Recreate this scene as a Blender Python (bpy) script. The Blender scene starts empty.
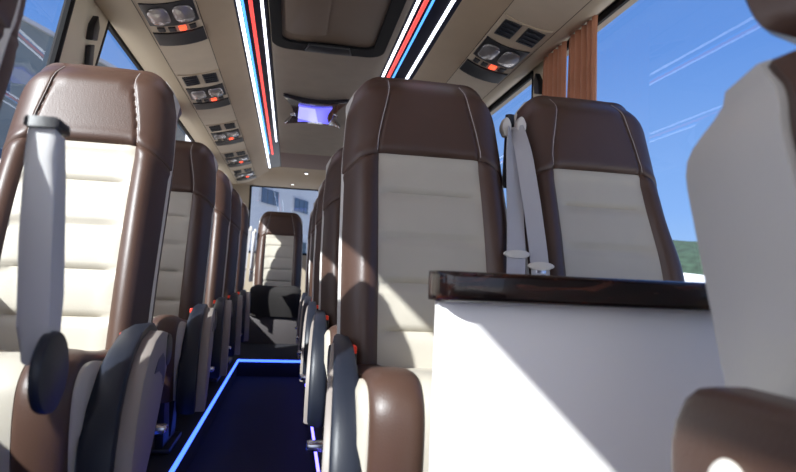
import bpy, bmesh, math, random
from mathutils import Vector, Matrix, noise
random.seed(7)
scene = bpy.context.scene
C = scene.collection
PI = math.pi

# ------------------------------------------------------------------ materials
def mat(name, col, rough=.5, metal=0, coat=0, emit=None, es=0, bump=0, bscale=200, var=0, vscale=8, spec=.5, sheen=0):
    m = bpy.data.materials.new(name); m.use_nodes = True
    nt = m.node_tree; b = nt.nodes['Principled BSDF']
    b.inputs['Base Color'].default_value = (*col, 1)
    b.inputs['Roughness'].default_value = rough
    b.inputs['Metallic'].default_value = metal
    b.inputs['Coat Weight'].default_value = coat
    b.inputs['Specular IOR Level'].default_value = spec
    b.inputs['Sheen Weight'].default_value = sheen
    if emit:
        b.inputs['Emission Color'].default_value = (*emit, 1)
        b.inputs['Emission Strength'].default_value = es
    tc = nt.nodes.new('ShaderNodeTexCoord')
    if bump:
        n = nt.nodes.new('ShaderNodeTexNoise'); n.inputs['Scale'].default_value = bscale
        n.inputs['Detail'].default_value = 3
        bp = nt.nodes.new('ShaderNodeBump'); bp.inputs['Strength'].default_value = bump
        bp.inputs['Distance'].default_value = .004
        nt.links.new(tc.outputs['Object'], n.inputs['Vector'])
        nt.links.new(n.outputs['Fac'], bp.inputs['Height'])
        nt.links.new(bp.outputs['Normal'], b.inputs['Normal'])
    if var:
        n2 = nt.nodes.new('ShaderNodeTexNoise'); n2.inputs['Scale'].default_value = vscale
        n2.inputs['Detail'].default_value = 4
        nt.links.new(tc.outputs['Object'], n2.inputs['Vector'])
        r = nt.nodes.new('ShaderNodeValToRGB')
        r.color_ramp.elements[0].position = .3; r.color_ramp.elements[1].position = .7
        r.color_ramp.elements[0].color = (*[c*(1-var) for c in col], 1)
        r.color_ramp.elements[1].color = (*[min(1, c*(1+var)) for c in col], 1)
        nt.links.new(n2.outputs['Fac'], r.inputs['Fac'])
        nt.links.new(r.outputs['Color'], b.inputs['Base Color'])
    return m

def glass_mat(name, tint, refl=1.5):
    m = bpy.data.materials.new(name); m.use_nodes = True
    nt = m.node_tree; nt.nodes.clear()
    o = nt.nodes.new('ShaderNodeOutputMaterial'); mx = nt.nodes.new('ShaderNodeMixShader')
    t = nt.nodes.new('ShaderNodeBsdfTransparent'); t.inputs['Color'].default_value = (*tint, 1)
    g = nt.nodes.new('ShaderNodeBsdfGlossy'); g.inputs['Roughness'].default_value = 0.0
    lw = nt.nodes.new('ShaderNodeLayerWeight')          # Schlick reflectance, the same from both faces of the pane
    p5 = nt.nodes.new('ShaderNodeMath'); p5.operation = 'POWER'; p5.inputs[1].default_value = 5
    f = nt.nodes.new('ShaderNodeMath'); f.operation = 'MULTIPLY_ADD'
    r0 = ((refl-1)/(refl+1))**2; f.inputs[1].default_value = 1-r0; f.inputs[2].default_value = r0
    nt.links.new(lw.outputs['Facing'], p5.inputs[0]); nt.links.new(p5.outputs[0], f.inputs[0])
    nt.links.new(f.outputs[0], mx.inputs[0]); nt.links.new(t.outputs[0], mx.inputs[1]); nt.links.new(g.outputs[0], mx.inputs[2])
    nt.links.new(mx.outputs[0], o.inputs['Surface'])
    return m

def wood_mat():
    m = mat('burl_wood', (.05,.014,.008), .2, coat=.35, spec=.3)
    nt = m.node_tree; b = nt.nodes['Principled BSDF']
    tc = nt.nodes.new('ShaderNodeTexCoord'); mp = nt.nodes.new('ShaderNodeMapping')
    mp.inputs['Scale'].default_value = (2.2, 9, 14)
    n = nt.nodes.new('ShaderNodeTexNoise'); n.inputs['Scale'].default_value = 3; n.inputs['Detail'].default_value = 8
    n.inputs['Distortion'].default_value = 1.6
    r = nt.nodes.new('ShaderNodeValToRGB')
    e = r.color_ramp.elements
    e[0].position = .42; e[0].color = (.006,.003,.003,1)
    e[1].position = .78; e[1].color = (.11,.030,.016,1)
    x = e.new(.60); x.color = (.022,.007,.005,1)
    nt.links.new(tc.outputs['Object'], mp.inputs['Vector']); nt.links.new(mp.outputs[0], n.inputs['Vector'])
    nt.links.new(n.outputs['Fac'], r.inputs['Fac']); nt.links.new(r.outputs['Color'], b.inputs['Base Color'])
    return m

M = dict(
 brown = mat('brown_leather', (.066,.034,.023), .42, bump=.12, bscale=260, var=.06, spec=.5),
 cream = mat('cream_leather', (.46,.42,.345), .5, bump=.10, bscale=240, var=.03),
 shell = mat('ivory_side_trim', (.52,.50,.46), .45, bump=.06),
 stitch = mat('pale_stitching', (.42,.38,.36), .7),
 black = mat('black_plastic', (.010,.010,.013), .45, bump=.05),
 navy = mat('charcoal_plastic', (.012,.015,.024), .42, spec=.35, bump=.05),
 side = mat('beige_plastic', (.25,.215,.19), .5, bump=.05),
 steel = mat('steel', (.55,.56,.6), .25, metal=1),
 red = mat('red_button', (.75,.04,.02), .35, emit=(1,.06,.02), es=.15),
 redlit = mat('lit_red_button', (.8,.05,.02), .35, emit=(1,.08,.03), es=2.2),
 web = mat('grey_webbing', (.42,.41,.42), .6, bump=.3, bscale=500),
 tongue = mat('ivory_plastic', (.62,.58,.52), .4),
 tan = mat('tan_suede', (.33,.235,.14), .75, bump=.12, bscale=300, var=.04, sheen=.2),
 panel = mat('beige_suede', (.42,.335,.235), .8, bump=.12, bscale=300, var=.05, sheen=.2),
 header = mat('light_beige_trim', (.46,.38,.27), .7, bump=.08),
 roofc = mat('taupe_fabric', (.225,.18,.14), .85, bump=.15, bscale=350, var=.05),
 mauve = mat('mauve_fabric', (.20,.14,.125), .85, bump=.15, bscale=350),
 hatch = mat('brown_hatch_plastic', (.15,.105,.075), .5, bump=.05),
 seal = mat('black_rubber', (.006,.006,.007), .6, spec=.2),
 gloss = mat('dark_glossy_panel', (.005,.005,.02), .35, spec=.25),
 ledw = mat('white_light', (.8,.8,.9), .4, emit=(.85,.90,1), es=3.2),
 ledr = mat('red_light', (.8,.1,.1), .4, emit=(1,.06,.045), es=1.3),
 ledb = mat('blue_light', (.1,.4,.8), .4, emit=(.07,.38,1), es=1.6),
 ledf = mat('violet_blue_light', (.1,.1,.8), .4, emit=(.04,.11,1), es=4.5),
 ledc = mat('violet_light', (.3,.25,.9), .4, emit=(.14,.12,1), es=6),
 lens = mat('lamp_lens', (.42,.40,.40), .18, metal=.6, bump=.4, bscale=60),
 spot = mat('spot_lamp', (.9,.9,.9), .3, emit=(1,.95,.95), es=3),
 pane = mat('violet_lit_panel', (.3,.3,.9), .15, emit=(.12,.11,.9), es=1.1),
 pane2 = mat('pale_violet_panel', (.5,.5,.9), .15, emit=(.36,.36,.85), es=1.1),
 carpet = mat('black_carpet', (.010,.009,.014), .9, bump=.5, bscale=400),
 white = mat('white_laminate', (.86,.83,.80), .45, bump=.03),
 wood = wood_mat(),
 curtain = mat('rust_curtain', (.40,.165,.085), .8, bump=.2, bscale=300, var=.08, sheen=.3),
 wall = mat('beige_wall_trim', (.40,.33,.24), .75, bump=.1, bscale=300),
 pillar = mat('cream_pillar_trim', (.60,.53,.41), .7, bump=.1, bscale=300),
 glass = glass_mat('tinted_glass', (.80,.84,.88), 1.5),
 wglass = glass_mat('clear_glass', (.95,.96,.97), 1.3),
 ground = mat('concrete_ground', (.50,.48,.45), .9, var=.12, vscale=.4),
 facade = mat('pale_facade', (.50,.52,.56), .85, var=.05, vscale=.5),
 facade2 = mat('grey_green_facade', (.17,.20,.21), .85, var=.1, vscale=.3),
 pane_o = mat('outside_window_glass', (.06,.09,.14), .1),
 frame_o = mat('outside_window_frame', (.45,.46,.5), .6),
 forest = mat('forest', (.020,.042,.026), .95, bump=.5, bscale=1.2, var=.45, vscale=.35),
 field = mat('pale_meadow', (.16,.20,.09), .95, var=.15, vscale=.2),
 vanw = mat('white_paint', (.8,.8,.8), .25, coat=.5),
 tyre = mat('tyre', (.01,.01,.01), .8),
)

# ------------------------------------------------------------------ helpers
def link(name, bm, m, parent=None, angle=40, smooth=True, recalc=True):
    if recalc: bmesh.ops.recalc_face_normals(bm, faces=bm.faces)
    me = bpy.data.meshes.new(name); bm.to_mesh(me); bm.free()
    ms = m if isinstance(m, (list, tuple)) else [m]
    for x in ms: me.materials.append(x)
    if smooth:
        for p in me.polygons: p.use_smooth = True
        me.set_sharp_from_angle(angle=math.radians(angle))
    o = bpy.data.objects.new(name, me); C.objects.link(o)
    if parent: o.parent = parent
    return o
def tag(o, label=None, cat=None, group=None, kind=None):
    if label: o['label'] = label
    if cat: o['category'] = cat
    if group: o['group'] = group
    if kind: o['kind'] = kind
    return o
def empty(name, loc, label, cat, group=None, rotz=0):
    o = bpy.data.objects.new(name, None); C.objects.link(o)
    o.location = loc; o.rotation_euler = (0,0,rotz); o.empty_display_size = .1
    return tag(o, label, cat, group)
def struct(name, bm, m, **k): return tag(link(name, bm, m, **k), kind='structure')
def copy_tree(o, parent=None):
    c = o.copy(); C.objects.link(c); c.parent = parent
    for ch in list(o.children): copy_tree(ch, c)
    return c
def add_box(bm, x0, x1, y0, y1, z0, z1, bev=0, seg=2, mi=0):
    vs = [bm.verts.new((x, y, z)) for x in (x0, x1) for y in (y0, y1) for z in (z0, z1)]
    F = [(0,1,3,2),(4,6,7,5),(0,4,5,1),(2,3,7,6),(0,2,6,4),(1,5,7,3)]
    fs = [bm.faces.new([vs[i] for i in f]) for f in F]
    for f in fs: f.material_index = mi
    if bev:
        es = list({e for f in fs for e in f.edges})
        bmesh.ops.bevel(bm, geom=es, offset=bev, segments=seg, profile=.5, affect='EDGES')
def box(*a, **k):
    bm = bmesh.new(); add_box(bm, *a, **k); return bm
def add_prism(bm, pts, axis, a, b, bev=0, seg=2):
    """extrude a 2D polygon along an axis; pts are the other two coordinates in order"""
    def P(p, t):
        if axis == 'x': return (t, p[0], p[1])
        if axis == 'y': return (p[0], t, p[1])
        return (p[0], p[1], t)
    A = [bm.verts.new(P(p, a)) for p in pts]; B = [bm.verts.new(P(p, b)) for p in pts]
    n = len(pts); f1 = bm.faces.new(A); f2 = bm.faces.new(B[::-1])
    for i in range(n): bm.faces.new([A[i], B[i], B[(i+1)%n], A[(i+1)%n]])
    if bev:
        es = list({e for f in (f1, f2) for e in f.edges})
        bmesh.ops.bevel(bm, geom=es, offset=bev, segments=seg, profile=.5, affect='EDGES')
def prism(*a, **k):
    bm = bmesh.new(); add_prism(bm, *a, **k); return bm
def add_tube(bm, pts, r, seg=8):
    rings = []
    for i, p in enumerate(pts):
        p = Vector(p); a = Vector(pts[max(i-1,0)]); b = Vector(pts[min(i+1,len(pts)-1)])
        t = (b-a).normalized(); u = t.cross(Vector((.3,.2,.93))).normalized(); w = t.cross(u)
        rings.append([bm.verts.new(p + r*(math.cos(2*PI*k/seg)*u + math.sin(2*PI*k/seg)*w)) for k in range(seg)])
    for i in range(len(rings)-1):
        for k in range(seg): bm.faces.new([rings[i][k], rings[i][(k+1)%seg], rings[i+1][(k+1)%seg], rings[i+1][k]])
    bm.faces.new(rings[0][::-1]); bm.faces.new(rings[-1])
def tube(pts, r, seg=8):
    bm = bmesh.new(); add_tube(bm, pts, r, seg); return bm
def add_slab(bm, us, vs, front, back):
    """closed slab between two parametric sheets"""
    A = [[bm.verts.new(front(u, v)) for v in vs] for u in us]
    B = [[bm.verts.new(back(u, v)) for v in vs] for u in us]
    nu, nv = len(us), len(vs)
    for i in range(nu-1):
        for j in range(nv-1):
            bm.faces.new([A[i][j], A[i+1][j], A[i+1][j+1], A[i][j+1]])
            bm.faces.new([B[i][j], B[i][j+1], B[i+1][j+1], B[i+1][j]])
    for i in range(nu-1):
        bm.faces.new([A[i][0], B[i][0], B[i+1][0], A[i+1][0]])
        bm.faces.new([A[i][-1], A[i+1][-1], B[i+1][-1], B[i][-1]])
    for j in range(nv-1):
        bm.faces.new([A[0][j], A[0][j+1], B[0][j+1], B[0][j]])
        bm.faces.new([A[-1][j], B[-1][j], B[-1][j+1], A[-1][j+1]])
def slab(*a):
    bm = bmesh.new(); add_slab(bm, *a); return bm
def lin(a, b, n): return [a+(b-a)*i/(n-1) for i in range(n)]
def disc(x0, x1, y, z, r, n=28, bev=.004, ry=None):
    ry = ry or r
    return prism([(y+ry*math.cos(2*PI*i/n), z+r*math.sin(2*PI*i/n)) for i in range(n)], 'x', x0, x1, bev=bev)
def arc(cx, cz, rx, rz, a0, a1, n):
    return [(cx+rx*math.cos(math.radians(a0+(a1-a0)*i/(n-1))), cz+rz*math.sin(math.radians(a0+(a1-a0)*i/(n-1)))) for i in range(n)]

# ------------------------------------------------------------------ seats
HW = .235
US = .60           # seam between centre panel and bolsters
def g(x, c, w): return math.exp(-((x-c)/w)**2)
def ss(a, b, x):
    t = max(0, min(1, (x-a)/(b-a))); return t*t*(3-2*t)
VH = .70
FL = 0.0
def flare(u, v): return FL*u*(1-ss(.34, .60, v)) if u > 0 else 0
def back_front(u, v, z0=.44, hgt=.875, off=0.0, vh=VH):
    a = abs(u)
    H = 1 - .11*max(0, (a-.52)/.48)**2.6
    taper = 1 - .045*ss(.72, 1, v) + .015*math.sin(PI*min(1, v/.7))
    x = u*HW*taper + flare(u, v)
    z = z0 + hgt*v*(H if v > .5 else 1-(1-H)*(v/.5)**2 if v > 0 else 1)
    y = .245*v**1.05 - .025*math.sin(PI*min(1, v/.75)) + .012
    seamu = US - .14*ss(vh, 1, v)
    bol = .034*g(a, .76, .17)*(1-ss(vh-.06, vh+.06, v)) + .034*ss(vh-.05, vh+.04, v)*(1-.3*a*a)
    y -= bol
    y += .055*a**9 + .06*ss(.90, 1, v)**2 * (1 if v > .9 else 0)
    y += .007*g(a, seamu, .018)
    y += .007*g(v, vh, .008)
    if a < US:
        for s in (.14, .28, .42, .565):
            y += .011*g(v, s, .009)
        if v < vh: y -= .006*abs(math.sin(PI*(v/.142)))**.5*(1-(a/US)**6)
    y += off
    return x, y, z
def slab_patch(name, us, vs, m, parent, depth=.03, **k):
    f = lambda u, v: back_front(u, v, **k)
    def b(u, v):
        x, y, z = back_front(u, v, **k); return (x*.985, y+depth, z-.004*(v > .95))
    return link(name, slab(us, vs, f, b), m, parent, angle=50)
vlow = lin(0, VH, 60); vhigh = lin(VH, 1, 34)

def shell_bm(thick=.10, z0=.44, hgt=.875, off=0.0, vmax=1.0, w=1.005):
    us = [-1,-.99,-.96,-.9,-.8,-.6,-.4,-.2,0,.2,.4,.6,.8,.9,.96,.99,1]
    vs = lin(0, vmax, 40)
    def base(u, v):
        a = abs(u); H = 1 - .11*max(0, (a-.52)/.48)**2.6
        taper = 1 - .045*ss(.72, 1, v) + .015*math.sin(PI*min(1, v/.7))
        z = z0-.02 + (hgt+.02)*v*(H if v > .5 else 1-(1-H)*(v/.5)**2)
        y = .245*v**1.05 - .025*math.sin(PI*min(1, v/.75)) + .012 + off
        return u*HW*taper*w + flare(u, v), y, z
    def fr(u, v):
        x, y, z = base(u, v); return x, y + .028 + .006*abs(u)**6 + .03*ss(.9, 1, v)**2, z + .004*ss(.9,1,v)
    def bk(u, v):
        x, y, z = base(u, v); a = abs(u)
        return x*(1-.05*a**8), y + thick*(1-.25*a**6) - .035*ss(.8, 1, v)**2, z - .02*ss(.85, 1, v)
    return slab(us, vs, fr, bk)

def cushion_path(s):
    """s in 0..1 from the back of the seat over the front lip and down"""
    pts = [(.03,.475),(-.10,.485),(-.25,.505),(-.36,.522),(-.425,.515),(-.462,.48),(-.472,.43),(-.468,.36),(-.455,.29),(-.44,.23)]
    n = len(pts)-1; t = s*n; i = min(int(t), n-1); f = t-i
    P = lambda k: Vector(pts[max(0, min(n, k))])
    a, b, c, d = P(i-1), P(i), P(i+1), P(i+2)
    return .5*((2*b)+(c-a)*f+(2*a-5*b+4*c-d)*f*f+(3*b-3*c+d-a)*f**3)
def cush(u, s, depth=0):
    p = cushion_path(s); e = .01
    t = (cushion_path(min(1, s+e))-cushion_path(max(0, s-e))).normalized()
    nrm = Vector((t.y, -t.x)) if False else Vector((-(-t.y), -t.x))
    a = abs(u)
    h = .010*g(a, .72, .22) - .035*a**14 - .006*g(a, .54, .018) - .005*g(a, .93, .012) - depth
    # outward normal: left of travel direction
    nv = Vector((t.y, -t.x)); 
    if nv.y < 0 and s < .4: nv = -nv
    if s >= .4 and nv.x > 0: nv = -nv
    q = p + nv*h
    return (u*HW*(1-.0*a), q.x, q.y)

def belt_buckle(root, sx):
    b = link('buckle', box(sx*.216-.010, sx*.216+.010, -.12, -.08, .47, .532, bev=.004), M['black'], root)
    link('release_button', box(sx*.216-.0095, sx*.216+.0095, -.121, -.085, .524, .542, bev=.003), M['red'], b)

def make_seat(label, aisle, group, loc, arms=True, rotz=0, base=True, bench=False):
    root = empty('passenger_seat', loc, label, 'seat', group, rotz)
    link('backrest_shell', shell_bm(), M['shell'], root, angle=60)
    for s in (-1, 1):
        us = [s*x for x in (US, .605, .63, .68, .74, .80, .86, .91, .95, .98, 1.0)]
        slab_patch('side_bolster', sorted(us), vlow, M['brown'], root)
    slab_patch('center_panel', lin(-US, US, 17), vlow, M['cream'], root)
    hr = slab_patch('headrest', [-1,-.98,-.95,-.91,-.86,-.8,-.74,-.68,-.64,-.62,-.6,-.58,-.56,-.54,-.52,-.5,-.48,-.44,-.3,-.15,0,.15,.3,.44,.48,.5,.52,.54,.56,.58,.6,.62,.64,.68,.74,.8,.86,.91,.95,.98,1], vhigh, M['brown'], root)
    for s in (-1, 1):
        bm = bmesh.new(); pts = []
        for v in lin(VH+.01, .985, 14):
            x, y, z = back_front(s*(US-.14*ss(VH, 1, v)+.022), v); pts.append((x, y-.0005, z))
        add_tube(bm, pts, .0011, 6)
        link('stitching', bm, M['stitch'], hr)
    sv = lin(0, 1, 46)
    if bench:
        dk = mat('shaded_brown_cushion', (.016,.013,.012), .85)  # brown bench cushion coloured near black, its shade put into the colour
        link('seat_cushion', slab([-1.12,-1.10,-1.05,-.8,-.4,0,.4,.8,1.05,1.10,1.12], sv, lambda u, s: cush(u*.9, s), lambda u, s: cush(u*.9, s, .05)), dk, root, angle=50)
        return root
    link('seat_cushion', slab(lin(-.535, .535, 13), sv, lambda u, s: cush(u, s), lambda u, s: cush(u, s, .05)), M['cream'], root, angle=50)
    for s in (-1, 1):
        us = sorted([s*x for x in (.54,.555,.60,.66,.72,.78,.84,.89,.915,.93)])
        link('cushion_bolster', slab(us, sv, lambda u, q: cush(u, q), lambda u, q: cush(u, q, .05)), M['brown'], root, angle=50)
        us = sorted([s*x for x in (.93,.94,.955,.97,.985,.995,1.0)])
        link('cushion_side', slab(us, sv, lambda u, q: cush(u, q), lambda u, q: cush(u, q, .05)), M['cream'], root, angle=50)
    for s in (-1, 1):
        link('side_skirt', prism([(.02,.46),(-.10,.455),(-.36,.48),(-.42,.46),(-.43,.40),(-.43,.27),(-.38,.25),(.02,.27)], 'x', s*.205, s*.232, bev=.004), M['cream'], root)
    if base:
        bm = bmesh.new()
        add_box(bm, -.20, .20, -.40, .02, .27, .40, bev=.01)
        link('seat_pan', bm, M['black'], root)
        for s in (-1, 1):
            link('leg', prism([(-.30,.27),(-.22,.27),(-.16,.03),(-.12,.03),(-.05,.27),(.0,.27),(-.02,.0),(-.26,.0)], 'x', s*.15-.016, s*.15+.016, bev=.004), M['navy'], root)
        link('floor_rail', box(-.19, .19, -.27, .0, .0, .02, bev=.003), M['black'], root)
    if arms:
        a = aisle; ex = .014 if a > 0 else -.020; xi, xo = a*(.232 if a > 0 else .224), a*(.258 if a > 0 else .248)
        def shear(bm):
            for v in bm.verts: v.co.x += a*.085*max(0, .03-v.co.y)*min(1, max(0, (abs(v.co.x)-.232)/.02))
            return bm
        x0, x1 = min(xi, xo), max(xi, xo)
        # armrest with a drooping nose, seen edge-on from the front
        outer = [(.075,.50),(.07,.535),(.03,.555),(-.08,.560),(-.20,.553),(-.30,.53),(-.375,.49),(-.43,.43),(-.46,.36),(-.475,.28),(-.47,.22),(-.45,.19)]
        inner = [(-.415,.20),(-.42,.25),(-.41,.32),(-.385,.385),(-.335,.445),(-.27,.485),(-.19,.508),(-.08,.515),(.0,.508),(.03,.49),(.05,.47)]
        link('armrest', shear(prism(outer+inner, 'x', x0, x1, bev=.010, seg=3)), M['navy'], root)
        pan = [(.07,.50),(.04,.53),(-.08,.545),(-.20,.536),(-.29,.512),(-.36,.472),(-.41,.415),(-.44,.35),(-.455,.27),(-.45,.20),(-.40,.195),(-.28,.225),(-.15,.28),(-.04,.355),(.05,.43)]
        pi_, po = a*(.248 if a > 0 else .238), a*(.290 if a > 0 else .252)
        sp = link('side_panel', shear(prism(pan, 'x', min(pi_,po), max(pi_,po), bev=.006)), M['side'], root)
        link('finger_recess', shear(prism([(.0,.425),(-.02,.47),(-.07,.49),(-.15,.485),(-.21,.46),(-.12,.452),(-.05,.43),(-.02,.40)], 'x', min(po, po+a*.002), max(po, po+a*.002))), M['black'], sp)
        link('pivot_cap', disc(min(po-a*.004,po+a*.006), max(po-a*.004,po+a*.006), .035, .485, .042), M['black'], root)
        link('recline_lever', box(min(a*.24,a*.30), max(a*.24,a*.30), .03, .075, .262, .282, bev=.006), M['steel'], root)
        link('lever_rod', tube([(a*.20,.04,.272),(a*.27,.05,.272)], .008), M['black'], root)
        belt_buckle(root, a)
    return root

LX, RX = -.602, .374
LAB_L = [
 'brown and cream seat on the left, nearest fully visible one, behind the raised armrest',
 'second seat in the left row, headrest half hidden by the nearest full seat',
 'third seat back in the left row, right behind the one with the shaded dark headrest',
 'fourth seat back in the left row, narrow sliver with its aisle armrest showing',
 'fifth seat back in the left row, thin sliver near the rear bench',
]
LY = [1.67, 2.70, 3.46, 4.22, 4.98]
seatL = make_seat(LAB_L[0], 1, 'seats along the left side', (LX, LY[0], 0))
for lab, y in zip(LAB_L[1:], LY[1:]):
    s = copy_tree(seatL); s.location = (LX, y, 0); s['label'] = lab
LAB_R = [
 'big brown and cream aisle seat in the center, behind the wood topped partition',
 'aisle seat directly behind the big center seat, only its left edge showing',
 'second aisle seat behind the big center seat, seen as a curved sliver',
 'third aisle seat behind the big center seat, thin sliver',
 'rearmost aisle seat of the right row, thinnest sliver beside the rear bench seat',
]
RY = [1.50, 2.52, 3.32, 4.10, 4.88]
seatR = make_seat(LAB_R[0], -1, 'seats along the right side', (RX, RY[0], 0)); seatR.scale = (1.035, 1, 1)
for lab, y in zip(LAB_R[1:], RY[1:]):
    s = copy_tree(seatR); s.location = (RX, y, 0); s['label'] = lab
FL = .024
make_seat('brown and cream window seat on the right, beside the two hanging grey seat belts', 1, None, (.905, 1.52, 0), arms=False)
FL = 0.0
# rear bench centre seat
rs = make_seat('small brown and cream seat in the middle of the far rear wall', 1, None, (-.13, 6.55, .035), arms=False, bench=True)
rs.scale = (1.06, 1, 1.03)
# foreground left seat: its own raised armrest
fl = make_seat('blurred seat cut off by the left edge of the picture, with raised grey armrest', 1, None, (-.600, .60, 0), arms=False)
bm = bmesh.new()
add_prism(bm, [(.275,.60),(.257,.66),(.243,.80),(.236,.865),(.203,.87),(.198,.83),(.210,.73),(.225,.62),(.240,.57),(.262,.57)], 'x', .268, .306, bev=.010, seg=3)
ra = link('raised_armrest', bm, mat('pale_grey_plastic', (.50,.49,.48), .45), fl)
link('end_cap', prism([(.240,.866),(.238,.880),(.199,.882),(.195,.868)], 'x', .265, .309, bev=.006), M['black'], fl)
link('pivot_cap', disc(.298, .313, .240, .562, .052, ry=.05), M['navy'], fl)
belt_buckle(fl, 1)

# ------------------------------------------------------------------ foreground right seat (separate headrest)
FR = empty('front_passenger_seat', (.665, .33, 0), 'blurred pale seat with separate brown headrest cut off by the right edge', 'seat')
kw = dict(z0=.42, hgt=.535, vh=2.0)
def fr_front(u, v):
    a = abs(u)
    H = 1-.055*max(0, (a-.35)/.65)**2.2
    z = .42 + .535*v*(1-(1-H)*v**2)
    y = .30*(z-.42) - .018 - .04*g(a, .80, .18) + .02*a**10 + .02*ss(.88, 1, v)**2 + .006*g(a, .6, .02)
    if a < US:
        for s in (.22, .44, .66, .88): y += .006*g(v, s, .015)
    return u*HW*(1-.06*ss(.8, 1, v)), y, z
def fr_shell_f(u, v):
    x, y, z = fr_front(u, v); return x*1.02, .30*(z-.42)+.004+.02*ss(.88, 1, v)**2, z
def fr_shell_b(u, v):
    x, y, z = fr_front(u, v); a = abs(u)
    return x*1.02*(1-.03*a**8), .30*(z-.42)+.182-.03*a**6-.075*ss(.72, 1, v)**2, z-.012*ss(.8, 1, v)
ush = [-1,-.98,-.94,-.88,-.8,-.6,-.3,0,.3,.6,.8,.88,.94,.98,1]
link('backrest_shell', slab(ush, lin(0,1,30), fr_shell_f, fr_shell_b), M['shell'], FR, angle=60)
fb = lambda u, v: (fr_front(u, v)[0]*.96, fr_front(u, v)[1]+.022, fr_front(u, v)[2]-.010*ss(.8,1,v))
for s in (-1, 1):
    link('side_bolster', slab(sorted([s*x for x in (US,.62,.66,.72,.8,.87,.93,.97,1.0)]), lin(0,1,30), fr_front, fb), M['brown'], FR, angle=50)
link('center_panel', slab(lin(-US,US,15), lin(0,1,50), fr_front, fb), M['cream'], FR, angle=50)
def hf(u, v):
    a = abs(u); z = .945+.27*v; e = (1-abs(2*v-1)**4)**.5 if 0 < v < 1 else 0
    return (u*(.228+.014*e), .165+.07*v-.055*e*(1-a**6), z+(-.012*a**4 if v > .5 else .012*a**4))
def hb(u, v):
    a = abs(u); z = .945+.27*v; e = (1-abs(2*v-1)**4)**.5 if 0 < v < 1 else 0
    return (u*(.228+.014*e), .165+.07*v+.055*e*(1-a**6), z+(-.012*a**4 if v > .5 else .012*a**4))
link('headrest', slab([-1,-.98,-.93,-.85,-.7,-.4,0,.4,.7,.85,.93,.98,1], lin(0,1,26), hf, hb), M['brown'], FR, angle=70)
bm = bmesh.new()
for s in (-.06, .06): add_tube(bm, [(s,.17,.90),(s,.18,1.0)], .007)
link('headrest_post', bm, M['steel'], FR)
sv = lin(0, 1, 40)
link('seat_cushion', slab(lin(-.455,.455,9), sv, lambda u, s: cush(u, s), lambda u, s: cush(u, s, .05)), M['cream'], FR, angle=50)
for s in (-1, 1):
    link('cushion_bolster', slab(sorted([s*x for x in (.46,.55,.65,.75,.83,.9,.95,.98,1)]), sv, lambda u, q: cush(u, q), lambda u, q: cush(u, q, .05)), M['brown'], FR, angle=50)
link('seat_base', prism([(-.38,.42),(.0,.42),(-.04,.0),(-.30,.0)], 'x', -.18, .18, bev=.01), M['navy'], FR)
ap = arc(.150,.545,.055,.072,-90,90,10)+arc(-.25,.545,.05,.072,90,270,8)
link('armrest', prism([(p[0], p[1]) for p in ap], 'x', -.300, -.246, bev=.012, seg=3), M['brown'], FR)
n = 28
link('armrest_cap', disc(-.306, -.298, .118, .530, .034, ry=.026), M['tongue'], FR)

# ------------------------------------------------------------------ seat belts
def ribbon(pts, w, th=.0015):
    """pts: (x,y,z,angle) ; ribbon width lies in xy-plane by angle"""
    bm = bmesh.new(); rows = []
    for i, (x, y, z, a) in enumerate(pts):
        d = Vector((math.cos(a), math.sin(a), 0)); p = Vector((x, y, z)); nn = Vector((-math.sin(a), math.cos(a), 0))
        rows.append([bm.verts.new(p-d*w/2-nn*th), bm.verts.new(p+d*w/2-nn*th), bm.verts.new(p+d*w/2+nn*th), bm.verts.new(p-d*w/2+nn*th)])
    for i in range(len(rows)-1):
        for k in range(4): bm.faces.new([rows[i][k], rows[i][(k+1)%4], rows[i+1][(k+1)%4], rows[i+1][k]])
    bm.faces.new(rows[0]); bm.faces.new(rows[-1][::-1])
    return bm
def interp(keys, n=24):
    out = []
    for i in range(n):
        t = i/(n-1)*(len(keys)-1); k = min(int(t), len(keys)-2); f = t-k
        out.append(tuple(keys[k][j]*(1-f)+keys[k+1][j]*f for j in range(len(keys[0]))))
    return out
def seat_belt(keys, label, group, w=.046, ti=.8, loc=None, gsx=1):
    x0, y0, z0, _ = keys[0]
    r = empty('seat_belt', (x0, y0, z0), label, 'seat belt', group)
    ks = [(k[0]-x0, k[1]-y0, k[2]-z0, k[3]) for k in keys]
    p = interp(ks)
    link('webbing', ribbon(p, w), M['web'], r, angle=30)
    q = p[int(ti*23)]
    T = Matrix.Translation((q[0], q[1]-.006, q[2])) @ Matrix.Rotation(q[3], 4, 'Z')
    bm = prism([(x, z) for x, z in arc(0, 0, w*.72, .011, 0, 345, 24)], 'y', -.006, .006, bev=.002)
    bmesh.ops.transform(bm, matrix=T, verts=bm.verts)
    tg = link('tongue', bm, M['tongue'], r)
    bm = bmesh.new(); add_box(bm, -w*.30, w*.30, -.004, .004, -.045, -.008, bev=.003)
    bmesh.ops.transform(bm, matrix=T, verts=bm.verts); link('latch_plate', bm, M['steel'], tg)
    bm = prism(arc(0, .0, .014, .030, 0, 345, 20), 'y', -.016, .016, bev=.005)
    bmesh.ops.transform(bm, matrix=Matrix.Translation((gsx*.012, .004, .0)), verts=bm.verts)
    link('shoulder_guide', bm, M['tongue'], r)
    return r
seat_belt([(.642,1.74,1.180,1.1),(.636,1.69,1.08,.45),(.624,1.63,.95,.15),(.604,1.56,.82,.05),(.582,1.495,.735,.05),(.574,1.48,.60,.1)],
          'left one of the two grey seat belts hanging between center and window seats', 'seat belts between the two front seats', w=.052, gsx=-1, ti=.72)
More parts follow.
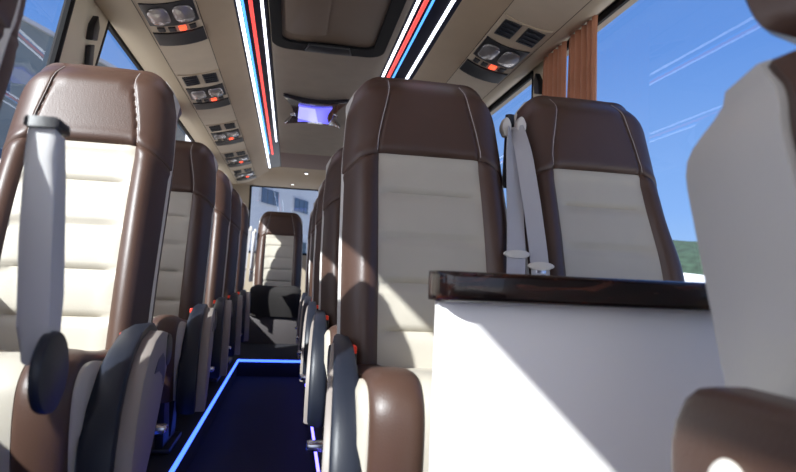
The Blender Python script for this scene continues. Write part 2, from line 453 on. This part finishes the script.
seat_belt([(.664,1.735,1.185,-1.1),(.665,1.67,1.08,-.45),(.664,1.60,.93,-.2),(.660,1.54,.80,-.12),(.655,1.505,.728,-.1),(.65,1.49,.60,0)],
          'right one of the two grey seat belts, slanting toward the window seat', 'seat belts between the two front seats', w=.050, gsx=1, ti=.74)
bk = tag(link('belt_anchor', tube([(.655,1.775,1.23),(.655,1.775,1.19),(.655,1.79,1.0)], .014, 12), M['black']), 'small black knob above the pair of hanging seat belts', 'belt anchor')
seat_belt([(-.455,6.66,1.17,.4),(-.46,6.63,1.05,.2),(-.475,6.58,.85,.1),(-.49,6.53,.55,0)], 'left pale seat belt hanging beside the far rear seat', 'seat belts by the rear seat', w=.042)
seat_belt([(-.412,6.74,1.15,-.3),(-.412,6.70,1.0,-.1),(-.41,6.66,.80,0),(-.41,6.62,.60,0)], 'right pale seat belt hanging against the far rear seat', 'seat belts by the rear seat', w=.042)

# ------------------------------------------------------------------ partition with wooden top
PT = empty('partition_table', (.70,.98,0), 'white partition with dark glossy wood top in front of the center seat', 'table')
link('white_panel', box(.240-.70, 1.135-.70, -.035, .0, 0, .672, bev=.004), M['white'], PT)
bm = bmesh.new()
pts = [(1.13-.70,-.075)]+[(.232-.70+.03+.03*math.cos(math.radians(a)), -.045+.03*math.sin(math.radians(a))) for a in (270,250,230,210,190,180)]+[(.232-.70+.03+.03*math.cos(math.radians(a)), .015+.03*math.sin(math.radians(a))) for a in (180,160,140,120,100,90)]+[(1.13-.70,.045)]
add_prism(bm, pts, 'z', .668, .716, bev=.009, seg=3)
link('wooden_top', bm, M['wood'], PT)

# ------------------------------------------------------------------ floor
YF, YB = -1.7, 7.5
XL, XR = -.90, 1.18
bm = bmesh.new()
add_box(bm, XL-.05, -.375, YF, YB, -.35, 0)
add_box(bm, .145, XR+.05, YF, YB, -.35, 0)
add_box(bm, -.375, .145, 5.0, YB, -.35, 0)
add_box(bm, -.375, .145, YF, 5.0, -.35, -.13)
struct('floor', bm, M['carpet'])
for (a, lab) in (((-.373,-.363,-.3,5.0,-.014,.003),'long blue light strip along the left edge of the sunken aisle'),
                 ((-.362,.133,4.988,5.0,-.014,.003),'short blue light strip across the far end of the sunken aisle')):
    tag(link('floor_light_strip', box(*a), M['ledf']), lab, 'light strip', 'blue strips around the aisle')
tag(link('floor_light_strip', box(.135,.144,-.3,5.0,-.012,.003), M['ledc']), 'violet blue light strip along the right edge of the sunken aisle', 'light strip', 'blue strips around the aisle')
# rear bench plinth
tag(link('bench_plinth', box(-.42,.16,6.14,6.9,0,.272, bev=.006), mat('dark_grey_trim',(.07,.06,.06),.6)), 'dark grey plinth under the far rear seat', 'plinth')

# ------------------------------------------------------------------ walls with windows
def wx(side, z):   # tumblehome of the walls: narrower at the top
    t = max(0, (z-.8)/.98)
    return (-.895+.045*t) if side < 0 else (1.168-.004*t)
ZS, ZT = .76, 1.785
def wall(side, name, wins):
    bm = bmesh.new()
    th = -.03 if side < 0 else .07
    def quad_box(y0, y1, z0, z1, ya=None, yb=None):
        # y0,y1 at the bottom, ya,yb at the top
        ya = y0 if ya is None else ya; yb = y1 if yb is None else yb
        P = []
        for (y, yt) in ((y0, ya), (y1, yb)):
            for dx in (0, th):
                P.append([bm.verts.new((wx(side, z0)+dx, y, z0)), bm.verts.new((wx(side, z1)+dx, yt, z1))])
        a, b, c, d = P
        for f in ([a[0],a[1],c[1],c[0]],[b[0],d[0],d[1],b[1]],[a[0],b[0],b[1],a[1]],[c[0],c[1],d[1],d[0]],[a[1],b[1],d[1],c[1]],[a[0],c[0],d[0],b[0]]):
            bm.faces.new(f)
    quad_box(YF, YB, -.35, ZS); quad_box(YF, YB, ZT, 2.0)
    y = YF
    prevt = YF
    for (a, at, b, bt) in wins:
        quad_box(y, a, ZS, ZT, prevt, at); y, prevt = b, bt
    quad_box(y, YB, ZS, ZT, prevt, YB)
    struct(name, bm, M['pillar'], smooth=False)
WL = [(-1.45,-1.45,2.12,2.40),(2.38,2.78,3.98,3.98),(4.22,4.22,5.70,5.70),(5.95,5.95,7.2,7.2)]
WR = [(-1.45,-1.45,2.60,2.60),(2.84,2.84,4.05,4.05),(4.3,4.3,5.70,5.70),(5.95,5.95,7.2,7.2)]
wall(-1, 'wall_left', WL)
ZS = .67
wall(1, 'wall_right', WR)
ZS = .76
k = 1
for side, W in ((-1, WL), (1, WR)):
    ZS = .76 if side < 0 else .67
    for (a, at, b, bt) in W:
        bm = bmesh.new(); o = -.022 if side < 0 else .062
        A = [bm.verts.new((wx(side, z)+o, y, z)) for (y, z) in ((a, ZS), (b, ZS), (bt, ZT), (at, ZT))]
        bm.faces.new(A)
        bmesh.ops.solidify(bm, geom=bm.faces[:], thickness=.004)
        w = struct('window_%d' % k, bm, M['glass'], smooth=False)
        # black rubber seal around
        bm = bmesh.new()
        c = [(a, ZS), (b, ZS), (bt, ZT), (at, ZT)]
        for i in range(4):
            (y0, z0), (y1, z1) = c[i], c[(i+1)%4]
            add_tube(bm, [(wx(side, z0)+.014*side, y0, z0), (wx(side, z1)+.014*side, y1, z1)], .018, 8)
        tag(link('window_seal', bm, M['seal'], w))
        k += 1
# rear wall
bm = bmesh.new()
RZ0, RZ1, RX0, RX1 = .95, 1.76, -.53, .80
add_box(bm, XL, XR, YB, YB+.07, -.35, RZ0); add_box(bm, XL, XR, YB, YB+.07, RZ1, 2.0)
add_box(bm, XL, RX0, YB, YB+.07, RZ0, RZ1); add_box(bm, RX1, XR, YB, YB+.07, RZ0, RZ1)
struct('wall_back', bm, M['wall'], smooth=False)
w = struct('window_%d' % k, box(RX0, RX1, YB+.02, YB+.024, RZ0, RZ1), M['glass'], smooth=False); k += 1
bm = bmesh.new()
for a, b in (((RX0,RZ0),(RX1,RZ0)),((RX1,RZ0),(RX1,RZ1)),((RX1,RZ1),(RX0,RZ1)),((RX0,RZ1),(RX0,RZ0))):
    add_tube(bm, [(a[0],YB+.0,a[1]),(b[0],YB+.0,b[1])], .014)
tag(link('window_seal', bm, M['seal'], w))
# front wall with windscreen opening
bm = bmesh.new()
add_box(bm, XL, XR, YF-.07, YF, -.35, .35); add_box(bm, XL, XR, YF-.07, YF, 1.80, 2.0)
add_box(bm, XL, XL+.07, YF-.07, YF, .35, 1.80); add_box(bm, XR-.07, XR, YF-.07, YF, .35, 1.80)
struct('wall_front', bm, M['wall'], smooth=False)
struct('window_%d' % k, box(XL+.07, XR-.07, YF-.04, YF-.036, .35, 1.80), M['wglass'], smooth=False)

# ------------------------------------------------------------------ ceiling
ZC = 1.88
struct('ceiling', box(XL, XR, YF, YB, 1.95, 2.0), M['seal'], smooth=False)
struct('ceiling_panel', box(-.16, .455, YF, 5.92, ZC, ZC+.06, bev=.004), M['roofc'])
bm = box(-.16, .455, 5.925, 7.1, ZC-.002, ZC+.06, bev=.004)
struct('trim_1', bm, M['mauve'])
# tan rear beam
bm = prism([(6.72,ZC-.004),(6.85,ZC-.02),(6.95,ZC-.045),(7.1,ZC-.075),(7.38,1.762),(7.5,1.762),(7.5,1.93),(6.72,1.93)], 'x', XL+.05, XR-.05)
struct('trim_2', bm, M['tan'])
# LED bands
def band(name, x0, z0, x1, z1, y0, y1):
    bm = bmesh.new(); add_prism(bm, [(x0,z0),(x1,z1),(x1,z1+.05),(x0,z0+.05)], 'y', y0, y1)
    return struct(name, bm, M['gloss'])
LB = (-.164, ZC, -.302, 1.85); RB = (.453, ZC, .632, 1.85)
band('trim_3', *LB, YF, 6.7); band('trim_4', *RB, YF, 6.7)
def strip(B, r, w, y0, y1, m, lab, grp):
    # r: ratio X/dz seen from the eye, solved on the band's slope
    x0, z0, x1, z1 = B
    t = (r*(z0-.70)-x0)/((x1-x0)-r*(z1-z0)); x = x0+t*(x1-x0); z = z0+t*(z1-z0)
    tag(link('ceiling_light_strip', box(x-w/2, x+w/2, y0, y1, z-.007, z+.004, bev=.002), m), lab, 'light strip', grp)
GL, GR = 'left ceiling light strips', 'right ceiling light strips'
strip(LB, -.245, .016, -.5, 6.66, M['ledw'], 'outermost white light strip of the left ceiling band', GL)
strip(LB, -.229, .010, -.5, 5.9, M['ledb'], 'blue light strip on the left side of the ceiling', GL)
strip(LB, -.200, .016, -.5, 5.95, M['ledr'], 'red light strip on the left side of the ceiling', GL)
strip(LB, -.158, .013, -.5, 5.4, M['ledw'], 'innermost white light strip of the left ceiling band', GL)
strip(RB, .400, .013, -.5, 6.0, M['ledw'], 'innermost white light strip of the right ceiling band', GR)
strip(RB, .427, .017, -.5, 6.0, M['ledr'], 'red light strip on the right side of the ceiling', GR)
strip(RB, .451, .009, -.5, 6.0, M['ledb'], 'blue light strip on the right side of the ceiling', GR)
strip(RB, .520, .014, -.5, 6.0, M['ledw'], 'outermost white light strip of the right ceiling band', GR)
# overhead consoles (profile swept along the coach)
def console(name, prof, m, y0=YF, y1=7.3):
    bm = bmesh.new()
    add_prism(bm, prof, 'y', y0, y1, bev=0)
    return struct(name, bm, m, angle=30)
console('trim_5', [(-.302,1.85),(-.34,1.838),(-.40,1.815),(-.441,1.80),(-.441,1.95),(-.302,1.95)], M['tan'])
console('trim_6', [(-.444,1.80),(-.667,1.74),(-.667,1.92),(-.444,1.92)], M['panel'])
console('trim_7', [(-.670,1.74),(-.70,1.733),(-.75,1.738),(-.80,1.755),(-.86,1.785),(-.86,1.95),(-.670,1.95)], M['header'])
console('trim_8', [(.632,1.85),(.68,1.838),(.75,1.815),(.796,1.80),(.796,1.95),(.632,1.95)], M['tan'])
console('trim_9', [(.799,1.80),(1.021,1.74),(1.021,1.92),(.799,1.92)], M['panel'])
console('trim_10', [(1.024,1.74),(1.05,1.733),(1.08,1.74),(1.11,1.755),(1.15,1.785),(1.15,1.95),(1.024,1.95)], M['header'])
# grooves
console('trim_11', [(-.4435,1.7995),(-.4415,1.7995),(-.4415,1.83),(-.4435,1.83)], M['seal'])
console('trim_12', [(-.6697,1.7395),(-.6667,1.7395),(-.6667,1.77),(-.6697,1.77)], M['seal'])
console('trim_13', [(.7965,1.7995),(.7985,1.7995),(.7985,1.83),(.7965,1.83)], M['seal'])
console('trim_14', [(1.0213,1.7395),(1.0237,1.7395),(1.0237,1.77),(1.0213,1.77)], M['seal'])

# ------------------------------------------------------------------ service units in the consoles
def service(label, group, lit=1):
    """local x: outward (0..1 across panel -> metres), y along coach, z down is visible side"""
    r = empty('service_unit', (0,0,0), label, 'overhead console', group)
    W = .224
    def pl(name, pts, m, z0, z1, parent=r, bev=.002):
        return link(name, prism(pts, 'z', z0, z1, bev=bev), m, parent)
    def rect(x0, x1, y0, y1): return [(x0,y0),(x1,y0),(x1,y1),(x0,y1)]
    def curved(x0, x1, y0, y1, c=.025, n=9):
        # both long sides bow toward +y at mid
        f = lambda x: c*(1-((x-W/2)/(W/2))**2)
        xs = lin(x0, x1, n)
        return [(x, y0+f(x)) for x in xs] + [(x, y1+f(x)) for x in xs[::-1]]
    pl('housing', curved(.002, W-.002, -.50, .025), M['panel'], -.006, .0, bev=.003)
    for x0, x1 in ((.022,.098),(.126,.205)):
        v = pl('vent', rect(x0, x1, -.47, -.36), M['black'], -.012, -.004)
        bm = bmesh.new()
        for i in range(4): add_box(bm, x0+.006, x1-.006, -.455+.026*i, -.445+.026*i, -.015, -.011)
        link('vent_slat', bm, M['navy'], v)
    bz = pl('lamp_bezel', curved(.008, W-.008, -.325, -.160), M['black'], -.012, -.004)
    for cx in (.062, .162):
        bm = prism([(cx+math.copysign(.042*abs(math.cos(a*2*PI/24))**.6, math.cos(a*2*PI/24)), -.222+math.copysign(.060*abs(math.sin(a*2*PI/24))**.6, math.sin(a*2*PI/24))) for a in range(24)], 'z', -.020, -.010, bev=.006)
        link('reading_lamp', bm, M['lens'], r)
    for i, cx in enumerate((.045,.090,.135,.180)):
        pl('button', curved(cx-.015, cx+.015, -.142, -.112, n=4), M['redlit'] if i == lit else M['black'], -.013, -.004)
    pl('speaker_bar', curved(.003, W-.003, -.095, .012), M['black'], -.014, -.004)
    return r
angL = math.atan2(.06,.226)
LSET = ['nearest overhead lamp and vent unit in the left ceiling console', 'second overhead lamp and vent unit from the front on the left',
        'third overhead lamp and vent unit on the left ceiling console', 'fourth overhead lamp and vent unit on the left', 'farthest and smallest overhead lamp and vent unit on the left']
su = service(LSET[0], 'overhead units on the left')
su.location = (-.442, 3.00, 1.801); 
# left console slopes down toward -x: mirror by rotating: local +x -> world -x with the visible side (-z) kept down
def orient(o, side, y):
    s = -1 if side < 0 else 1
    c, n = math.cos(angL), math.sin(angL)
    X = Vector((s*c, 0, -n)); Y = Vector((0,1,0)); Z = Vector((0,0,0))
    if side < 0:
        Z = Vector((-n*1.0, 0, c))*1.0          # keep the down side down (mirrored basis)
    else:
        Z = Vector((n, 0, c))
    base = Vector((-.443, y, 1.800)) if side < 0 else Vector((.797, y, 1.800))
    mtx = Matrix.Identity(4)
    for i in range(3): mtx[i][0] = X[i]; mtx[i][1] = Y[i]*1.28; mtx[i][2] = Z[i]; mtx[i][3] = base[i]
    o.matrix_world = mtx
orient(su, -1, 2.86)
for lab, y in zip(LSET[1:], (3.97, 5.08, 6.10, 7.0)):
    c = copy_tree(su); orient(c, -1, y); c['label'] = lab
c = service('overhead lamp and vent unit in the right ceiling console beside the curtain', None, lit=2); orient(c, 1, 2.90)

# ------------------------------------------------------------------ ceiling hatch and violet lamp
H = empty('roof_hatch', (.13, 2.5, ZC), 'brown roof hatch with thick black frame at the top of the picture', 'hatch')
def rrect(x0, x1, y0, y1, r, n=6):
    P = []
    for cx, cy, a in ((x1-r,y1-r,0),(x0+r,y1-r,90),(x0+r,y0+r,180),(x1-r,y0+r,270)):
        P += [(cx+r*math.cos(math.radians(a+90*i/n)), cy+r*math.sin(math.radians(a+90*i/n))) for i in range(n+1)]
    return P
def ring(o, i, z0, z1):
    bm = bmesh.new(); n = len(o)
    V = [[bm.verts.new((p[0], p[1], z)) for p in q] for q in (o, i) for z in (z0, z1)]
    for k in range(n):
        j = (k+1) % n
        bm.faces.new([V[0][k], V[0][j], V[2][j], V[2][k]]); bm.faces.new([V[1][k], V[3][k], V[3][j], V[1][j]])
        bm.faces.new([V[0][k], V[1][k], V[1][j], V[0][j]]); bm.faces.new([V[2][k], V[2][j], V[3][j], V[3][k]])
    bmesh.ops.bevel(bm, geom=[e for e in bm.edges], offset=.003, segments=2, affect='EDGES')
    return bm
link('frame', ring(rrect(-.282,.282,-.62,.555,.09), rrect(-.232,.222,-.57,.455,.06), -.035, .0), M['seal'], H)
link('hatch_panel', prism(rrect(-.24,.23,-.58,.47,.06), 'z', -.022, .002, bev=.004), M['hatch'], H)
link('raised_cover', prism(rrect(-.215,-.02,-.54,.36,.05), 'z', -.030, -.02, bev=.004), M['hatch'], H)
link('handle', prism([(-.10,.44),(.10,.44),(.12,.53),(-.12,.53)], 'z', -.048, -.03, bev=.006), M['black'], H)

VL = empty('ceiling_lamp', (.108, 4.28, ZC), 'violet glowing ceiling lamp in a dark hourglass-shaped chrome frame', 'lamp')
def pin(hx, hy, c, n=10, cy=None):
    cy = c if cy is None else cy
    P = []
    cs = [(-hx,-hy),(hx,-hy),(hx,hy),(-hx,hy)]
    for i in range(4):
        a, b = Vector(cs[i]), Vector(cs[(i+1)%4]); mid = -(a+b)/2
        m = mid.normalized()
        cc = cy if i % 2 == 0 else c
        for k in range(n):
            t = k/n; P.append(tuple(a.lerp(b, t)+m*cc*4*t*(1-t)))
    return P
link('dark_frame', prism(pin(.215,.36,.065, cy=.09), 'z', -.030, .0, bev=.006), mat('chrome_black', (.02,.02,.03), .08, coat=1), VL)
link('glowing_panel', prism(pin(.115,.215,.020, cy=.035), 'z', -.042, -.028, bev=.004), M['pane'], VL)
link('pale_reflector', prism([(-.11,-.20),(.0,-.18),(.035,.19),(-.115,.10)], 'z', -.045, -.041), M['pane2'], VL)
link('chrome_inset', prism([(.135,-.05),(.165,-.02),(.155,.22),(.185,.30),(.11,.25),(.13,.1)], 'z', -.036, -.028, bev=.002), M['steel'], VL)
link('chrome_inset', prism([(-.135,.02),(-.17,.02),(-.165,.08),(-.13,.08)], 'z', -.036, -.028, bev=.002), M['steel'], VL)
for x, y, lab in ((.12,6.86,'left bright spot lamp in the tan beam above the rear window'), (.47,6.86,'right spot lamp in the tan beam above the rear window'), (-.03,7.30,'small spot lamp on the lower edge of the rear ceiling beam')):
    r = empty('spot_lamp', (x, y, ZC-.022 if y < 7 else 1.79), lab, 'lamp', 'spot lamps above the rear window')
    bm = prism([(.024*math.cos(i*PI/10), .024*math.sin(i*PI/10)) for i in range(20)], 'z', -.012, .01, bev=.003); link('rim', bm, M['steel'], r)
    bm = prism([(.017*math.cos(i*PI/10), .017*math.sin(i*PI/10)) for i in range(20)], 'z', -.016, -.011); link('lens', bm, M['spot'], r)

# ------------------------------------------------------------------ curtains
def curtain(label, group, p0, p1, z0, z1, folds, amp=.014, pinch=0, th=.004, name='curtain', z_side=0):
    bm = bmesh.new(); n = folds*10; m = 14
    a, b = Vector((*p0, 0)), Vector((*p1, 0)); d = (b-a); nn = Vector((-d.y, d.x, 0)).normalized()
    def P(o):
        def f(u, v):
            z = z0+(z1-z0)*v; s = (u-.5)*(1-pinch*(1-v)**1.0*.5)+.5*(1)
            q = a + d*s + nn*(amp*math.sin(2*PI*folds*u + .6*math.sin(3*v))*(1+.25*math.sin(7*u*PI)) + o)
            xo = 0
            if z_side: xo = wx(z_side, z) - wx(z_side, 1.2)
            return (q.x+xo, q.y, z)
        return f
    add_slab(bm, lin(0,1,n+1), lin(0,1,m), P(0), P(th))
    return tag(link(name, bm, M['curtain'], angle=80), label, 'curtain', group)
curtain('wider rust brown curtain at the right window, nearer the big pane of sky', 'right curtains', (1.125,2.10), (1.125,2.335), .80, 1.755, 5, z_side=1)
curtain('narrower rust brown curtain on the right, next to the beige pillar', 'right curtains', (1.125,2.365), (1.125,2.60), .80, 1.755, 5, z_side=1)
curtain('rust curtain scrap at the left window behind the nearest left seat', 'left curtains', (-.845,3.80), (-.845,4.22), .80, 1.755, 6, z_side=-1)
curtain('small rust curtain farther back on the left side', 'left curtains', (-.845,5.45), (-.845,5.85), .80, 1.755, 5, z_side=-1)
curtain('rust brown curtain at the right side of the rear window', None, (.30,7.44), (.62,7.44), .85, 1.76, 5)

# belt hooks / grab parts on the pillars (black)
def hook(loc, side, label):
    r = empty('belt_height_adjuster', loc, label, 'belt adjuster', 'belt adjusters on window pillars')
    s = -side
    link('rail', prism([(-.022,-.16),(.022,-.14),(.024,.02),(-.02,.0)], 'x', min(0,s*.022), max(0,s*.022), bev=.004), M['black'], r)
    link('slider', prism([(-.03,.02),(.03,.04),(.045,.10),(.02,.14),(-.02,.09)], 'x', min(0,s*.03), max(0,s*.03), bev=.006), M['black'], r)
hook((wx(-1,1.58)+.001, 2.56, 1.58), -1, 'black seat belt adjuster on the cream pillar behind the nearest left seat')
hook((wx(1,1.58)-.001, 2.72, 1.60), 1, 'black seat belt adjuster on the beige pillar between the right windows')

# ------------------------------------------------------------------ outside
GZ = -1.15
bm = bmesh.new()
vs = [bm.verts.new(p) for p in ((-600,-600,GZ),(600,-600,GZ),(600,600,GZ),(-600,600,GZ))]; bm.faces.new(vs)
struct('ground', bm, M['ground'], smooth=False)
# pale building seen through the rear window, facade receding to the right
def building(name, label, p, d, L0, L1, depth, z1, m, rows, pitch, wgroup, ww=.5, wh=.8):
    """p: facade point, d: unit direction, windows on the facade side facing the coach"""
    d = Vector((*d, 0)).normalized(); n = Vector((d.y, -d.x, 0))
    if n.dot(Vector((p[0], p[1], 0))) > 0: n = -n
    r = empty(name, (p[0], p[1], GZ), label, 'building')
    R = Matrix(((d.x, -n.x, 0, 0), (d.y, -n.y, 0, 0), (0,0,1,0), (0,0,0,1)))
    def put(bm): bmesh.ops.transform(bm, matrix=R, verts=bm.verts); return bm
    link('wall', put(box(L0, L1, 0, depth, 0, z1)), m, r, smooth=False)
    link('roof_edge', put(box(L0-.2, L1+.2, -.15, depth+.2, z1, z1+.25, bev=.03)), M['frame_o'], r, smooth=False)
    for (zz, xs) in rows:
        for x in xs:
            f = link('window', put(box(x-.04, x+3*pitch+.02, -.06, .0, zz-GZ-.04, zz-GZ+wh+.04)), M['frame_o'], r, smooth=False)
            bm = bmesh.new()
            for i in range(3): add_box(bm, x+i*pitch+.03, x+(i+1)*pitch-.03, -.09, -.058, zz-GZ, zz-GZ+wh)
            link('pane', put(bm), M['pane_o'], f, smooth=False)
    return r
building('office_building', 'pale office building with rows of windows outside the rear window', (-1.5,25), (.45,.89), -1.5, 26, 2.5, 9, M['facade'],
   [(3.6,[0.2,3.2,6.2,9.2,12.2]),(1.6,[.2,3.2,6.2,9.2,12.2])], .5, None, wh=.62)
building('warehouse', 'long grey-green building outside the left window', (-15,32.8), (1.34,3.6), -30, 30, 14, 13.4-GZ, M['facade2'],
   [(9.2,[-12,-7,-2,3,8]),(5,[-12,-7,-2,3,8])], .9, None, wh=1.4)
# wooded hill
bm = bmesh.new(); nx, ny = 90, 60
cx, cy = 230, 250
G = []
for i in range(nx):
    row = []
    for j in range(ny):
        u, v = i/(nx-1), j/(ny-1)
        x = (u-.5)*560; y = (v-.5)*220
        h = 36*math.sin(PI*u)**.8*math.sin(PI*v)**.8
        h *= .8+.35*noise.noise(Vector((x*.012, y*.02, 3)))
        h += 2.2*abs(noise.noise(Vector((x*.16, y*.16, 0))))*(1 if h > 2 else 0)
        row.append(bm.verts.new((x, y, h)))
    G.append(row)
for i in range(nx-1):
    for j in range(ny-1): bm.faces.new([G[i][j], G[i+1][j], G[i+1][j+1], G[i][j+1]])
h = link('wooded_hill', bm, M['forest'], angle=60); h.location = (cx, cy, GZ-.5); h.rotation_euler = (0,0,math.radians(-42))
tag(h, 'dark green wooded hill on the horizon outside the right window', 'hill')
bm = bmesh.new()
vs = [bm.verts.new(p) for p in ((25,30,0),(260,30,3.5),(260,260,3.5),(25,260,3.5))]; bm.faces.new(vs)
r = bmesh.ops.extrude_face_region(bm, geom=bm.faces[:])
for v in [g_ for g_ in r['geom'] if isinstance(g_, bmesh.types.BMVert)]: v.co.z = -.5
o = tag(link('meadow', bm, M['field'], smooth=False), kind='structure'); o.location = (0,0,GZ)
# white van
V = empty('white_van', (9.6, 13.4, GZ), 'white van parked outside, just its roof showing over the wood top', 'van', rotz=.5)
link('body', prism([(-2.4,.35),(2.3,.35),(2.4,.9),(2.1,1.15),(1.5,1.35),(1.0,2.1),(.7,2.22),(-2.2,2.25),(-2.4,2.1)], 'y', -.95, .95, bev=.09, seg=3), M['vanw'], V)
link('side_window', box(-1.0,.9,-.97,-.94,1.35,1.95, bev=.01), M['pane_o'], V)
for x in (-1.5, 1.5):
    for y in (-.97, .77):
        bm = prism([(x+.34*math.cos(i*PI/12), .34+.34*math.sin(i*PI/12)) for i in range(24)], 'y', y, y+.2, bev=.03)
        link('wheel', bm, M['tyre'], V)

# ------------------------------------------------------------------ light
SUN = Vector((1, .95, -.97)).normalized()
ld = bpy.data.lights.new('sun', 'SUN'); ld.energy = 14; ld.angle = math.radians(.55); ld.color = (1,.95,.88)
lo = bpy.data.objects.new('sun', ld); C.objects.link(lo)
lo.rotation_euler = SUN.to_track_quat('-Z', 'Y').to_euler()
w = bpy.data.worlds.new('sky'); scene.world = w; w.use_nodes = True
nt = w.node_tree; bg = nt.nodes['Background']
tc = nt.nodes.new('ShaderNodeTexCoord'); sp = nt.nodes.new('ShaderNodeSeparateXYZ')
r = nt.nodes.new('ShaderNodeValToRGB')
nt.links.new(tc.outputs['Generated'], sp.inputs[0]); nt.links.new(sp.outputs['Z'], r.inputs['Fac'])
e = r.color_ramp.elements
e[0].position = 0; e[0].color = (.42,.62,.92,1)
e[1].position = .75; e[1].color = (.07,.18,.52,1)
x = e.new(.12); x.color = (.27,.48,.90,1)
x = e.new(.35); x.color = (.14,.31,.74,1)
# bright haze around the sun
dp = nt.nodes.new('ShaderNodeVectorMath'); dp.operation = 'DOT_PRODUCT'
dp.inputs[1].default_value = tuple(-SUN)
nt.links.new(tc.outputs['Generated'], dp.inputs[0])
mr = nt.nodes.new('ShaderNodeMapRange'); mr.inputs['From Min'].default_value = .1; mr.inputs['From Max'].default_value = 1
nt.links.new(dp.outputs['Value'], mr.inputs['Value'])
pw = nt.nodes.new('ShaderNodeMath'); pw.operation = 'POWER'; pw.inputs[1].default_value = 2.2
nt.links.new(mr.outputs[0], pw.inputs[0])
ad = nt.nodes.new('ShaderNodeMix'); ad.data_type = 'RGBA'; ad.blend_type = 'ADD'
ad.inputs['B'].default_value = (2.4,2.2,1.95,1)
nt.links.new(pw.outputs[0], ad.inputs['Factor']); nt.links.new(r.outputs['Color'], ad.inputs['A'])
nt.links.new(ad.outputs['Result'], bg.inputs['Color'])
bg.inputs['Strength'].default_value = 1.25

# ------------------------------------------------------------------ camera
cam = bpy.data.cameras.new('camera'); co = bpy.data.objects.new('camera', cam); C.objects.link(co)
cam.sensor_width = 36; cam.lens = 600/796*36; cam.clip_start = .02; cam.clip_end = 2000
vx, vy = 290, 274; roll = math.radians(2.5)
d = Vector((vx-398, -(vy-236), -600)).normalized()
u = Vector((math.sin(roll), math.cos(roll), 0)); u.z = -(u.x*d.x+u.y*d.y)/d.z; u.normalize()
rr = d.cross(u)
m3 = Matrix((rr, d, u))
co.matrix_world = Matrix.Translation((0,0,.70)) @ m3.to_4x4()
cam.dof.use_dof = True; cam.dof.focus_distance = 2.0; cam.dof.aperture_fstop = 4.5
scene.camera = co
scene.view_settings.view_transform = 'Standard'; scene.view_settings.look = 'None'
scene.view_settings.exposure = 0; scene.view_settings.gamma = 1
scene.view_settings.use_curve_mapping = False
scene.cycles.max_bounces = 10; scene.cycles.diffuse_bounces = 6; scene.cycles.transparent_max_bounces = 16
scene.cycles.sample_clamp_indirect = 6
